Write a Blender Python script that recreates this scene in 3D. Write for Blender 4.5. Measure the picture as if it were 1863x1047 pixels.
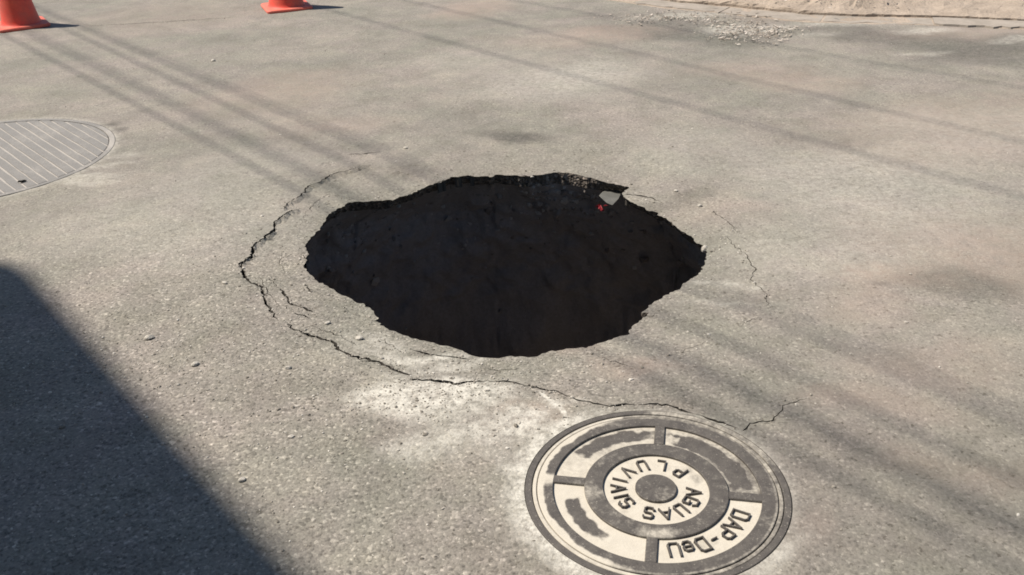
import bpy, bmesh, math, random
import numpy as np
from mathutils import Vector, Matrix
from mathutils.geometry import delaunay_2d_cdt

for o in list(bpy.data.objects):
    bpy.data.objects.remove(o)
SC = bpy.context.scene
COL = SC.collection
R = math.radians
rng = np.random.default_rng(7)
random.seed(7)

# ------------------------------------------------------------------ camera, sky, sun, exposure
PW, PH, F = 1863.0, 1047.0, 1700.0
CAM_H, PITCH, ROLL = 1.656, R(28), R(-2)
SUN_AZ, SUN_EL = R(170), R(56)

cp, sp = math.cos(PITCH), math.sin(PITCH)
fw = np.array([0, cp, -sp]); up0 = np.array([0, sp, cp]); rt0 = np.array([1.0, 0, 0])
rt = math.cos(ROLL) * rt0 + math.sin(ROLL) * up0
up = math.cos(ROLL) * up0 - math.sin(ROLL) * rt0
cam_d = bpy.data.cameras.new('camera')
cam = bpy.data.objects.new('camera', cam_d); COL.objects.link(cam)
cam_d.sensor_width = 36; cam_d.lens = 36 * F / PW
cam_d.clip_start = 0.05; cam_d.clip_end = 2000
m = Matrix.Identity(4)
for i in range(3):
    m[i][0] = rt[i]; m[i][1] = up[i]; m[i][2] = -fw[i]
m[2][3] = CAM_H
cam.matrix_world = m
SC.camera = cam

world = bpy.data.worlds.new('World'); SC.world = world; world.use_nodes = True
wn = world.node_tree.nodes; wl = world.node_tree.links
sky = wn.new('ShaderNodeTexSky'); sky.sky_type = 'NISHITA'; sky.sun_disc = False
sky.sun_elevation = SUN_EL; sky.sun_rotation = math.pi / 2 - SUN_AZ
sky.air_density = 1.0; sky.dust_density = 0.3; sky.ozone_density = 2.0
wl.new(sky.outputs[0], wn['Background'].inputs[0])
wn['Background'].inputs[1].default_value = 0.068

L = Vector((math.cos(SUN_EL) * math.cos(SUN_AZ), math.cos(SUN_EL) * math.sin(SUN_AZ), math.sin(SUN_EL)))
sun_d = bpy.data.lights.new('sun', 'SUN'); sun_d.energy = 5.0; sun_d.angle = R(0.55); sun_d.color = (1.0, 0.94, 0.855)
sun = bpy.data.objects.new('sun', sun_d); COL.objects.link(sun)
sun.rotation_euler = L.to_track_quat('Z', 'Y').to_euler(); sun.location = L * 40

vs = SC.view_settings
vs.view_transform = 'Standard'; vs.look = 'None'; vs.gamma = 1; vs.use_curve_mapping = False
vs.exposure = 0.62
SC.cycles.filter_width = 1.8
SC.cycles.max_bounces = 8

# ------------------------------------------------------------------ helpers
def gp(px, py, z=0.0):
    """ground point (at height z) seen at photograph position px, py"""
    d = (px - PW / 2) / F * rt - (py - PH / 2) / F * up + fw
    t = (z - CAM_H) / d[2]
    return np.array([d[0] * t, d[1] * t])
def gpl(pts, z=0.0):
    return np.array([gp(x, y, z) for x, y in pts])
def proj(P):
    d = np.c_[P, np.full(len(P), -CAM_H)] if P.shape[1] == 2 else P - np.array([0, 0, CAM_H])
    w = d @ fw
    w = np.where(w < 1e-3, 1e-3, w)
    return np.c_[PW / 2 + F * (d @ rt) / w, PH / 2 - F * (d @ up) / w], d @ fw

def _hash(ix, iy, s):
    v = np.sin(ix * 127.1 + iy * 311.7 + s * 74.7) * 43758.5453
    return v - np.floor(v)
def vnoise(x, y, s=0):
    ix, iy = np.floor(x), np.floor(y); fx, fy = x - ix, y - iy
    fx = fx * fx * (3 - 2 * fx); fy = fy * fy * (3 - 2 * fy)
    a = _hash(ix, iy, s); b = _hash(ix + 1, iy, s); c = _hash(ix, iy + 1, s); d = _hash(ix + 1, iy + 1, s)
    return a + (b - a) * fx + (c - a) * fy + (a - b - c + d) * fx * fy
def fbm(x, y, s=0, o=4):
    v = 0; a = 0.5; t = 0
    for k in range(o):
        v = v + a * vnoise(x * 2 ** k, y * 2 ** k, s + k * 13); t += a; a *= 0.5
    return v / t
def sstep(a, b, x):
    t = np.clip((x - a) / (b - a), 0, 1); return t * t * (3 - 2 * t)
def seg_dist(P, poly, closed=False):
    """distance of points to a polyline, and the arc position 0..1"""
    A = np.asarray(poly); B = np.roll(A, -1, 0)
    if not closed: A, B = A[:-1], B[:-1]
    ln = np.hypot(*(B - A).T); cum = np.r_[0, np.cumsum(ln)]
    best = np.full(len(P), 1e9); pos = np.zeros(len(P))
    for i in range(len(A)):
        d = B[i] - A[i]; l2 = max((d ** 2).sum(), 1e-12)
        t = np.clip(((P - A[i]) @ d) / l2, 0, 1)
        dd = np.hypot(*(P - A[i] - t[:, None] * d).T)
        k = dd < best
        best[k] = dd[k]; pos[k] = ((cum[i] + t * ln[i]) / cum[-1])[k]
    return best, pos
def inside(P, poly):
    x, y = P[:, 0], P[:, 1]; r = np.zeros(len(P), bool); n = len(poly)
    for i in range(n):
        x1, y1 = poly[i]; x2, y2 = poly[(i + 1) % n]
        c = ((y1 > y) != (y2 > y)) & (x < (x2 - x1) * (y - y1) / (y2 - y1 + 1e-15) + x1)
        r ^= c
    return r
def mesh_obj(name, V, Fc, mats, parent=None, smooth=False, midx=None):
    me = bpy.data.meshes.new(name)
    me.from_pydata([tuple(map(float, v)) for v in V], [], [tuple(map(int, f)) for f in Fc])
    for mt in (mats if isinstance(mats, (list, tuple)) else [mats]):
        me.materials.append(mt)
    if midx is not None:
        me.polygons.foreach_set('material_index', np.asarray(midx, np.int32))
    if smooth:
        me.polygons.foreach_set('use_smooth', np.ones(len(me.polygons), bool))
    me.update()
    o = bpy.data.objects.new(name, me); COL.objects.link(o)
    if parent is not None: o.parent = parent
    return o
def bm_obj(name, bm, mat, parent=None, smooth=False):
    me = bpy.data.meshes.new(name); bm.to_mesh(me); bm.free()
    me.materials.append(mat)
    if smooth: me.polygons.foreach_set('use_smooth', np.ones(len(me.polygons), bool))
    o = bpy.data.objects.new(name, me); COL.objects.link(o)
    if parent is not None: o.parent = parent
    return o
def empty(name, loc, rz=0):
    o = bpy.data.objects.new(name, None); COL.objects.link(o)
    o.location = loc; o.rotation_euler = (0, 0, rz); o.empty_display_size = 0.1
    return o
def tag(o, label, cat, group=None):
    o['label'] = label; o['category'] = cat
    if group: o['group'] = group
    return o
def kind(o, k): o['kind'] = k; return o
def pattr(o, name, arr):
    a = o.data.attributes.new(name, 'FLOAT_COLOR' if arr.ndim == 2 else 'FLOAT', 'POINT')
    if arr.ndim == 2:
        a.data.foreach_set('color', np.c_[arr, np.ones(len(arr))].astype(np.float32).ravel())
    else:
        a.data.foreach_set('value', arr.astype(np.float32))

class NT:
    def __init__(s, name):
        s.m = bpy.data.materials.new(name); s.m.use_nodes = True
        s.n = s.m.node_tree.nodes; s.l = s.m.node_tree.links
        s.b = s.n['Principled BSDF']
        s.b.inputs['Specular IOR Level'].default_value = 0.25
        s.tc = s.n.new('ShaderNodeTexCoord').outputs['Object']
    def put(s, sock, v):
        if isinstance(v, bpy.types.NodeSocket): s.l.new(v, sock)
        elif v is not None:
            if isinstance(v, tuple) and len(v) == 3 and sock.type == 'RGBA': v = (*v, 1)
            sock.default_value = v
    def noise(s, scale, detail=4, rough=0.55, vec=None, out='Fac', dist=0.0):
        n = s.n.new('ShaderNodeTexNoise'); n.inputs['Scale'].default_value = scale
        n.inputs['Detail'].default_value = detail; n.inputs['Roughness'].default_value = rough
        n.inputs['Distortion'].default_value = dist
        s.l.new(vec or s.tc, n.inputs['Vector']); return n.outputs[out]
    def voro(s, scale, feat='F1', out='Distance', vec=None, rnd=1.0):
        n = s.n.new('ShaderNodeTexVoronoi'); n.feature = feat; n.inputs['Scale'].default_value = scale
        n.inputs['Randomness'].default_value = rnd
        s.l.new(vec or s.tc, n.inputs['Vector']); return n.outputs[out]
    def ramp(s, fac, stops, interp='LINEAR'):
        n = s.n.new('ShaderNodeValToRGB'); n.color_ramp.interpolation = interp
        e = n.color_ramp.elements
        while len(e) < len(stops): e.new(0.5)
        for k, (p, c) in enumerate(stops):
            e[k].position = p
            e[k].color = (*c, 1) if isinstance(c, tuple) else (c, c, c, 1)
        s.put(n.inputs[0], fac); return n.outputs[0]
    def math(s, op, a, b=None, clamp=False):
        n = s.n.new('ShaderNodeMath'); n.operation = op; n.use_clamp = clamp
        s.put(n.inputs[0], a)
        if b is not None: s.put(n.inputs[1], b)
        return n.outputs[0]
    def mix(s, fac, a, b, mode='MIX'):
        n = s.n.new('ShaderNodeMix'); n.data_type = 'RGBA'; n.blend_type = mode
        s.put(n.inputs[0], fac); s.put(n.inputs[6], a); s.put(n.inputs[7], b); return n.outputs[2]
    def attr(s, name, out='Color'):
        n = s.n.new('ShaderNodeAttribute'); n.attribute_name = name; return n.outputs[out]
    def sep(s, c):
        n = s.n.new('ShaderNodeSeparateColor'); s.l.new(c, n.inputs[0]); return n.outputs
    def bump(s, h, strength=0.5, dist=0.01, prev=None):
        n = s.n.new('ShaderNodeBump'); n.inputs['Strength'].default_value = strength
        n.inputs['Distance'].default_value = dist; s.put(n.inputs['Height'], h)
        if prev: s.l.new(prev, n.inputs['Normal'])
        return n.outputs[0]
    def done(s, col, rough=0.9, nrm=None):
        s.put(s.b.inputs['Base Color'], col); s.put(s.b.inputs['Roughness'], rough)
        if nrm: s.l.new(nrm, s.b.inputs['Normal'])
        return s.m

# ------------------------------------------------------------------ materials
def mat_asphalt():
    t = NT('asphalt')
    r, g, b = [t.sep(t.attr('masks'))[i] for i in range(3)]
    coarse = t.attr('coarse', 'Fac')
    big = t.noise(1.1, 3, 0.6)
    med = t.noise(9, 3, 0.6)
    fine = t.noise(150, 2, 0.7)
    base = t.mix(t.ramp(big, [(0.35, 0.0), (0.65, 1.0)]), (0.186, 0.175, 0.147), (0.238, 0.213, 0.183))
    base = t.mix(t.math('MULTIPLY', t.ramp(med, [(0.35, 0.0), (0.7, 1.0)]), 0.45), base, (0.170, 0.158, 0.137))
    # stones of the mix: each cell its own tone
    wv = t.mix(0.010, t.tc, t.noise(70, 2, 0.5, out='Color'))
    vn = t.n.new('ShaderNodeTexVoronoi'); vn.inputs['Scale'].default_value = 115; t.l.new(wv, vn.inputs['Vector'])
    cell = t.sep(vn.outputs['Color']); dist = vn.outputs['Distance']
    blot = t.noise(88, 2, 0.6)
    tone = t.ramp(cell[0], [(0.0, 0.45), (0.13, 0.78), (0.2, 0.92), (0.72, 1.0), (0.88, 1.10), (0.95, 1.5), (1.0, 1.9)])
    ctl = t.math('ADD', t.math('MULTIPLY', coarse, 0.55), 0.16)
    base = t.mix(t.math('ADD', t.math('MULTIPLY', coarse, 0.55), 0.45), base, t.ramp(blot, [(0.25, 0.50), (0.42, 0.92), (0.6, 1.02), (0.72, 1.55)]), 'MULTIPLY')
    base = t.mix(ctl, base, tone, 'MULTIPLY')
    base = t.mix(0.55, base, t.ramp(fine, [(0.2, 0.70), (0.8, 1.30)]), 'MULTIPLY')
    # scattered dark pits and a few big pale stones
    fl = t.n.new('ShaderNodeTexNoise'); fl.inputs['Scale'].default_value = 46; fl.inputs['Detail'].default_value = 4
    fl.inputs['Roughness'].default_value = 0.72; t.l.new(t.tc, fl.inputs['Vector'])
    fr = fl.outputs['Fac']; fc = t.sep(fl.outputs['Color'])
    pit = t.ramp(fr, [(0.345, 1.0), (0.415, 0.0)])
    chip = t.ramp(fc[1], [(0.645, 0.0), (0.70, 1.0)])
    base = t.mix(t.math('MULTIPLY', pit, 0.75), base, (0.075, 0.066, 0.052))
    base = t.mix(t.math('MULTIPLY', chip, t.math('ADD', t.math('MULTIPLY', coarse, 0.6), 0.3)), base, (0.40, 0.37, 0.32))
    # worn mottling: yellowish and pinkish-grey wear
    mo = t.n.new('ShaderNodeTexNoise'); mo.inputs['Scale'].default_value = 3.3; mo.inputs['Detail'].default_value = 5
    mo.inputs['Roughness'].default_value = 0.68; t.l.new(t.tc, mo.inputs['Vector'])
    mc = t.sep(mo.outputs['Color'])
    base = t.mix(1.0, base, t.ramp(mc[0], [(0.36, (0.88, 0.88, 0.86)), (0.5, (1.0, 1.0, 1.0)), (0.64, (1.11, 1.10, 1.08))]), 'MULTIPLY')
    base = t.mix(1.0, base, t.ramp(mc[1], [(0.40, (0.99, 0.99, 0.955)), (0.60, (1.0, 0.965, 0.965))]), 'MULTIPLY')
    # warm soil dust ground into the surface
    bn = t.math('MULTIPLY', b, t.ramp(t.noise(14, 4, 0.65), [(0.25, 0.35), (0.65, 1.0)]), clamp=True)
    base = t.mix(t.math('MULTIPLY', bn, 0.85), base, (0.275, 0.208, 0.165))
    # oil and other darker patches
    rn = t.math('MULTIPLY', r, t.ramp(t.noise(24, 4, 0.7), [(0.25, 0.45), (0.7, 1.0)]), clamp=True)
    base = t.mix(rn, base, t.mix(1.0, base, (0.40, 0.40, 0.41), 'MULTIPLY'))
    # pale cement-like dust
    gn = t.math('MULTIPLY', g, t.ramp(t.noise(30, 5, 0.75), [(0.36, 0.10), (0.60, 1.0)]), clamp=True)
    gn = t.math('MULTIPLY', gn, 0.86)
    base = t.mix(gn, base, t.mix(t.noise(70, 2), (0.42, 0.392, 0.335), (0.60, 0.565, 0.49)))
    h1 = t.math('MULTIPLY', t.math('SUBTRACT', 0.6, dist), t.math('ADD', t.math('MULTIPLY', coarse, 0.7), 0.2))
    nb = t.bump(h1, 0.35, 0.005)
    nb = t.bump(fine, 0.4, 0.003, nb)
    return t.done(base, 0.88, nb)
def mat_broken():
    t = NT('broken_asphalt_edge')
    cell = t.sep(t.voro(70, out='Color')); d = t.voro(70)
    n = t.noise(22, 5, 0.65)
    c = t.mix(n, (0.080, 0.066, 0.054), (0.14, 0.118, 0.098))
    c = t.mix(0.8, c, t.ramp(cell[0], [(0, 0.5), (0.7, 1.0), (0.9, 1.7), (1, 3.0)]), 'MULTIPLY')
    return t.done(c, 0.95, t.bump(d, 0.9, 0.012))
def mat_soil():
    t = NT('soil')
    n = t.noise(6, 6, 0.65); n2 = t.noise(60, 4, 0.7)
    c = t.mix(n, (0.19, 0.170, 0.158), (0.275, 0.248, 0.232))
    c = t.mix(0.6, c, t.ramp(n2, [(0.2, 0.6), (0.8, 1.4)]), 'MULTIPLY')
    return t.done(c, 1.0, t.bump(n2, 0.4, 0.01))
def mat_crack():
    t = NT('crack_inside')
    n = t.noise(40, 3)
    return t.done(t.mix(n, (0.045, 0.039, 0.032), (0.085, 0.074, 0.061)), 1.0)
def mat_lid(name, iron_a, iron_b, dust_a, dust_b):
    """cast iron with pale dust where the attribute 'dust' says it lies"""
    t = NT(name)
    d = t.attr('dust', 'Fac')
    n = t.noise(55, 5, 0.7); n2 = t.noise(240, 3, 0.7)
    iron = t.mix(t.noise(12, 4), iron_a, iron_b)
    iron = t.mix(0.6, iron, t.ramp(n2, [(0.25, 0.6), (0.75, 1.35)]), 'MULTIPLY')
    spk = t.ramp(t.noise(170, 2, 0.5), [(0.66, 0.0), (0.72, 1.0)])
    iron = t.mix(t.math('MULTIPLY', spk, 0.45), iron, dust_a)
    iron = t.mix(t.math('MULTIPLY', t.ramp(t.noise(26, 5, 0.7), [(0.35, 0.0), (0.75, 1.0)]), 0.14), iron, dust_a)
    dust = t.mix(t.noise(28, 5, 0.7), dust_a, dust_b)
    dust = t.mix(0.35, dust, t.ramp(n2, [(0.2, 0.75), (0.8, 1.2)]), 'MULTIPLY')
    f = t.math('ADD', d, t.math('MULTIPLY', t.math('SUBTRACT', n, 0.5), 0.9))
    f = t.ramp(f, [(0.22, 0.0), (0.45, 0.35), (0.60, 0.75), (0.85, 1.0)])
    nb = t.bump(n2, 0.35, 0.002); nb = t.bump(n, 0.3, 0.004, nb)
    return t.done(t.mix(f, iron, dust), t.mix(f, (0.62, 0.62, 0.62), (0.95, 0.95, 0.95)), nb)
def mat_simple(name, a, b, scale=20, rough=0.85, bump=0.4, bd=0.006, spec=None, grime=0):
    t = NT(name)
    n = t.noise(scale, 5, 0.65); n2 = t.noise(scale * 9, 3, 0.7)
    c = t.mix(t.ramp(n, [(0.3, 0.0), (0.7, 1.0)]), a, b)
    c = t.mix(0.4, c, t.ramp(n2, [(0.2, 0.75), (0.8, 1.25)]), 'MULTIPLY')
    if grime:
        gr = t.ramp(t.noise(7, 5, 0.7), [(0.42, 0.0), (0.72, 1.0)])
        c = t.mix(t.math('MULTIPLY', gr, grime), c, (0.20, 0.13, 0.10))
    if spec is not None: t.b.inputs['Specular IOR Level'].default_value = spec
    return t.done(c, rough, t.bump(n2, bump, bd))
def mat_stones(name, a, b, c_):
    t = NT(name)
    rn = t.n.new('ShaderNodeNewGeometry').outputs['Random Per Island']
    c = t.ramp(rn, [(0, a), (0.5, b), (1, c_)])
    c = t.mix(0.5, c, t.ramp(t.noise(120, 3), [(0.2, 0.7), (0.8, 1.25)]), 'MULTIPLY')
    return t.done(c, 0.9)

M_ASPH = mat_asphalt(); M_BROK = mat_broken(); M_SOIL = mat_soil(); M_CRK = mat_crack()
M_IRON = mat_lid('dusty_cast_iron', (0.050, 0.044, 0.039), (0.080, 0.070, 0.062), (0.37, 0.332, 0.27), (0.53, 0.482, 0.40))
M_GRATE = mat_lid('weathered_grate', (0.158, 0.148, 0.134), (0.198, 0.184, 0.167), (0.29, 0.265, 0.235), (0.36, 0.33, 0.295))
M_DUST = mat_simple('pale_dust', (0.30, 0.27, 0.225), (0.40, 0.36, 0.30), 18)
M_CONC = mat_simple('concrete', (0.22, 0.19, 0.155), (0.32, 0.275, 0.23), 6, 0.95)
M_SAND = mat_simple('sandy_soil', (0.25, 0.20, 0.155), (0.37, 0.30, 0.235), 4, 1.0, 0.7, 0.02)
M_GREY = mat_simple('grey_concrete_chunk', (0.07, 0.068, 0.060), (0.12, 0.116, 0.104), 12, 0.95)
M_RED = mat_simple('red_plastic', (0.42, 0.04, 0.05), (0.55, 0.07, 0.08), 30, 0.5, 0.1)
M_ORANGE = mat_simple('orange_cone_plastic', (0.62, 0.070, 0.045), (0.70, 0.095, 0.052), 9, 0.55, 0.12, 0.003, 0.35, 0.35)
M_ORANGEB = mat_simple('faded_orange_rubber', (0.66, 0.125, 0.085), (0.74, 0.17, 0.115), 9, 0.7, 0.15, 0.003, 0.3, 0.5)
M_TWIG = mat_simple('dark_stick', (0.016, 0.014, 0.012), (0.03, 0.026, 0.022), 60)
M_PALE = mat_simple('pale_stone', (0.34, 0.31, 0.26), (0.48, 0.44, 0.38), 30)
M_GRAVEL = mat_stones('gravel_mix', (0.12, 0.105, 0.085), (0.27, 0.24, 0.20), (0.50, 0.46, 0.40))
M_LITTER = mat_stones('dry_litter', (0.13, 0.105, 0.08), (0.33, 0.28, 0.23), (0.58, 0.51, 0.44))
M_RUBBLE = mat_stones('rubble', (0.14, 0.115, 0.098), (0.24, 0.205, 0.18), (0.36, 0.33, 0.295))
M_WALL = mat_simple('rendered_wall', (0.50, 0.46, 0.40), (0.58, 0.54, 0.47), 2, 0.95)
M_ROOF = mat_simple('roof_slab', (0.28, 0.27, 0.25), (0.35, 0.33, 0.31), 3, 0.95)
M_GLASS = mat_simple('window_glass', (0.03, 0.04, 0.05), (0.05, 0.06, 0.07), 2, 0.1, 0.0)
M_DOOR = mat_simple('painted_door', (0.10, 0.16, 0.22), (0.13, 0.19, 0.25), 5, 0.5)

# ------------------------------------------------------------------ what the photograph shows on the ground
HOLE_PX = [(557,467),(559,455),(553.8,444),(561.5,432),(572.7,420),(582,410),(591.6,398),(593.3,391),(601.9,381.7),
 (615.6,374),(626.8,370.5),(631,365),(650,362.7),(660,363.6),(686,361),(708.5,358.4),(713.6,360),(725.7,354),(741,351.6),
 (753,345.6),(767,339.5),(787.5,335),(794,331.8),(803,330.5),(811.6,325.8),(824,321),(836,321.6),(851.6,318.8),(867,321),
 (883.7,319.5),(895,321),(903,316.5),(918.6,318),(934,318),(948,320),(964.7,319.5),(969.6,317.4),(981.4,317.2),(998,314),
 (1017.7,311),(1034.5,312),(1051,315),(1059.6,317.4),(1078,322),(1103,329.6),(1129.8,335),(1145,340),(1136,345),(1132,350),
 (1134,356),(1147,366),(1166,373.5),(1181,382),(1193,384),(1200.5,391.7),(1212,395.5),(1223.4,405),(1233,414.6),(1246,422),
 (1259.7,431.8),(1267,442),(1277,445),(1286,453),(1283.5,468),(1282.6,481),(1271,498),(1242.6,514.8),(1237.4,525),
 (1211.6,535.4),(1188.5,549.6),(1166.6,567.6),(1181,567),(1168,579),(1144.7,598.5),(1146,606),(1124,611),(1090.5,621.7),
 (1077.7,627),(1059.6,629.4),(1023.6,634.6),(997.8,638.5),(977,647.5),(946,647),(923,647.5),(907.6,651),(871.5,648.8),
 (853.5,643.6),(835.5,634.6),(820,629),(807.5,627),(777,619.6),(746.4,613),(723.5,604),(700.5,594.7),(681.4,582),(689,576.6),
 (681.4,571),(679.5,564),(664,552.7),(645,547),(629.8,538),(618,533.6),(597,519),(578,509.7),(568.7,500),(561,492.5),(551.5,479)]
# cracks: photograph polyline and width in metres (start, middle, end)
CRACKS = [
 ([(470,500),(484,522),(497,545),(512,560)], (.002,.004,.002)), ([(515,440),(508,470),(520,492)], (.001,.003,.001)), ([(560,590),(590,600),(622,612),(650,628)], (.002,.006,.002)), ([(600,345),(575,360),(556,380),(548,400)], (.002,.004,.002)), ([(690,610),(720,630),(742,640)], (.003,.005,.002)), ([(1095,645),(1130,660),(1165,672)], (.002,.004,.002)), ([(870,665),(910,668),(945,664)], (.002,.004,.002)),
 ([(679,303),(657,305),(631,312),(606.6,317),(595.7,322.7),(582.5,331.5),(560.5,339),(551.8,350),(540.8,360),(525.4,367.7),(515.5,380)], (.003,.010,.006)),
 ([(546,374),(532,381),(521,387.5),(506.7,398.5),(498,404),(499,415),(492.5,422.6),(477,433.6),(464,443.5),(458.4,450),(460.6,460),(448.5,472),(437,481),(441,490),(443,500),(453.5,511),(474.6,519.6),(479.6,542),(492,566.8),(507,586.6)], (.005,.014,.008)),
 ([(523,588),(531.7,600),(551.6,607.7),(581.4,615),(606,622.6),(618.6,637.5),(643.4,648.7),(670.7,652.4),(693,658.6),(718,673.5),(747.7,683.4)], (.010,.016,.009)),
 ([(745,690),(775,691),(803,693),(826,698),(843,694),(871.5,691),(900,691),(923,692),(938.5,695),(954,700)], (.011,.015,.007)),
 ([(950,700),(989.6,708),(1019,715),(1052.5,730),(1109,743),(1132,740),(1175,740),(1211.6,740),(1238,749.7),(1284.5,764.6),(1344,784)], (.007,.010,.007)),
 ([(1351,788),(1364,775),(1386,771),(1407,769.6),(1417,756),(1437,738),(1468,728)], (.007,.005,.002)),
 ([(487,501),(497,512),(514,529.5),(524,544),(529,552),(546.6,558),(569,565.5)], (.006,.013,.008)),
 ([(534,569),(548,573),(564,578)], (.008,.010,.005)),
 ([(554,510),(560,519),(566.5,528)], (.006,.008,.003)),
 ([(1297,384),(1317,398),(1333,412),(1341,424)], (.004,.006,.002)),
 ([(1323,428),(1337,446.5),(1357,460.5),(1365.5,476.5),(1375.5,488.6),(1365.5,508.6),(1380,522),(1395.5,536.7),(1395.5,560.8)], (.003,.006,.002)),
 ([(634,285),(661.6,283),(692,279)], (.006,.012,.004)),
 ([(582.5,304),(592,300),(604,298)], (.002,.004,.002)),
 ([(1138,346.5),(1150,349),(1176,353),(1190,358),(1204,364)], (.010,.012,.005)),
 ([(744,630),(769,636.8),(796,640.6),(822,642.5),(850,645)], (.006,.012,.010)),
 ([(604,379),(612,371),(627,368)], (.003,.005,.003)),
 ([(787,330),(806,322),(828,316.5),(862,314)], (.003,.007,.003)),
 ([(946,313),(958,314.5),(968,317)], (.004,.008,.008)),
 ([(160,49),(230,46),(300,42),(370,38),(430,33)], (.008,.014,.008)),
 ([(1345,596),(1362,587),(1380,580)], (.002,.004,.002)),
 ([(1240,640),(1262,632),(1285,622)], (.002,.003,.002)),
 ([(556,447),(550,455),(554,463)], (.003,.006,.003)),
]
PALE_CRACK = [(985,712),(998,723),(1006,731.5),(1019,738),(1026,750),(1029,763)]
# shadows of the overhead cables: two points of each straight line on the road, cable height, diameter, label
CABLES = [
 ((31,76),(1793,1008), 6.4, .016, 'cable whose shadow runs beside the near cone and past the manhole cover'),
 ((62,69),(1575,834), 6.5, .0100, 'first strand of the bundle throwing the broad dark streak at upper left'),
 ((74,69),(1600,834), 6.54, .0100, 'middle strand of the bundle throwing the broad dark streak at upper left'),
 ((88,69),(1625,834), 6.58, .0100, 'last strand of the bundle throwing the broad dark streak at upper left'),
 ((144,65),(1648,776), 6.7, .0155, 'cable whose shadow runs just right of the broad streak'),
 ((165,58),(1781,741), 6.8, .015, 'cable whose shadow leaves the right rim of the hole highest'),
 ((65,10),(1720,690), 7.0, .011, 'thin cable whose faint shadow starts behind the near cone'),
 ((600,19),(1154,168), 8.6, .0165, 'power line whose single shadow starts beside the farther cone'),
 ((761,6),(1509,178), 8.8, .0155, 'power line whose shadow is second from the farther cone'),
 ((938,2),(1440,88), 9.0, .014, 'power line whose shadow lies nearest the kerb'),
]
BLOBS = [  # channel (0 dark, 1 pale dust, 2 warm soil), px, py, radius x m, radius y m, strength
 (0, 948,245,.17,.14,1.0),(0, 905,238,.16,.10,.55),(0, 985,255,.12,.10,.5),
 (0, 1190,50,.45,.30,.5),(0,1270,62,.40,.22,.65),(0,1330,78,.35,.2,.45),(0,1600,68,.42,.30,.75),(0,1540,52,.4,.14,.5),(0,1760,85,.55,.30,.8),(0,1850,78,.4,.25,.6),(0,1690,70,.3,.15,.35),(0,1800,105,.7,.3,.5),
 (0,1730,520,.22,.16,.65),(0,1610,538,.05,.03,.6),(0,1100,25,.35,.25,.3),(0,1420,60,.5,.15,.4),(0,1640,330,.3,.3,.2),
 (0,640,270,.25,.14,.3),(0,735,312,.20,.12,.35),(0,430,150,.4,.2,.25),(0,205,238,.07,.05,.8),(0,193,229,.06,.05,.7),(0,560,250,.3,.25,.25),(0,1250,360,.25,.10,.4),(0,1560,250,.5,.2,.22),
 (1, 985,790,.070,.05,.95),(1,955,850,.05,.06,.9),(1,945,900,.045,.06,.85),(1,960,950,.05,.05,.7),(1,990,1000,.05,.04,.7),(1,1030,763,.05,.03,.8),(1,1080,752,.06,.018,.6),
 (1,830,724,.22,.075,1.3),(1,785,707,.19,.06,1.25),(1,890,750,.16,.06,.7),(1,850,800,.18,.08,.55),(1,930,800,.12,.08,.45),(1,760,690,.12,.03,.8),(1,930,700,.12,.03,.25),(1,700,640,.20,.08,.3),(1,790,650,.2,.03,.35),
 (1,790,655,.17,.035,.9),(1,730,632,.14,.035,.55),(1,860,672,.14,.03,.6),
 (1,1400,1030,.06,.05,.7),(1,1440,980,.05,.06,.3),(1,1000,150,.55,.5,.28),(1,1080,130,.4,.35,.26),(1,870,110,.6,.35,.15),(1,1350,52,.35,.16,.6),(1,1540,42,.45,.10,.5),(1,1700,58,.25,.08,.6),(1,1660,95,.25,.05,.4),(1,1240,32,.4,.12,.5),(1,1490,65,.2,.08,.3),(1,1860,75,.3,.08,.4),
 (1,1340,505,.16,.02,.4),(1,1330,545,.14,.02,.35),(1,180,310,.22,.05,.4),(1,130,330,.3,.05,.45),(1,225,290,.12,.08,.3),
 (0,1650,930,.55,.35,.42),(0,1450,800,.4,.3,.22),(0,1250,700,.35,.2,.22),(0,1750,780,.4,.3,.2),(1,320,400,.7,.6,.22),(1,450,300,.4,.4,.15),
 (1,1720,360,.8,.7,.15),(1,1550,330,.6,.5,.22),(1,1500,450,.4,.35,.2),(1,1800,240,.8,.5,.2),(1,1300,280,.5,.4,.18),
 (2,860,15,.35,.5,.7),(2,1060,70,.6,.35,.45),(2,1130,60,.4,.25,.5),(2,1360,130,.6,.25,.45),(2,1460,150,.45,.25,.45),(2,1600,500,.22,.18,.75),(2,1560,560,.2,.15,.4),(2,1700,660,.35,.14,.35),(2,1610,740,.2,.1,.45),(2,1780,860,.2,.1,.35),(2,1860,480,.4,.4,.5),(2,1750,430,.5,.4,.35),(2,1700,250,.8,.6,.4),(2,1860,200,.8,.5,.4),(2,480,180,.6,.5,.35),(2,560,150,.5,.4,.35),(2,300,30,.8,.8,.3),(2,620,225,.4,.25,.35),(2,1080,640,.16,.06,.4),(2,1180,670,.16,.06,.45),(2,1800,60,.8,.25,.5),(2,1460,30,.6,.2,.5),(2,1020,780,.08,.05,.35),(2,960,770,.10,.05,.35),(2,1290,390,.3,.2,.2),(2,1440,960,.1,.1,.3),
]

def densify(P, step, jit, closed, seed):
    g = np.random.default_rng(seed); out = []
    n = len(P)
    for i in range(n if closed else n - 1):
        a, b = P[i], P[(i + 1) % n]; d = b - a; l = np.hypot(*d)
        k = max(1, int(round(l / step))); nr = np.array([-d[1], d[0]]) / max(l, 1e-9)
        for j in range(k):
            q = a + d * j / k
            if j: q = q + nr * g.normal(0, jit) + d / l * g.normal(0, jit * 0.4)
            out.append(q)
    if not closed: out.append(P[-1])
    return np.array(out)

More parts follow.
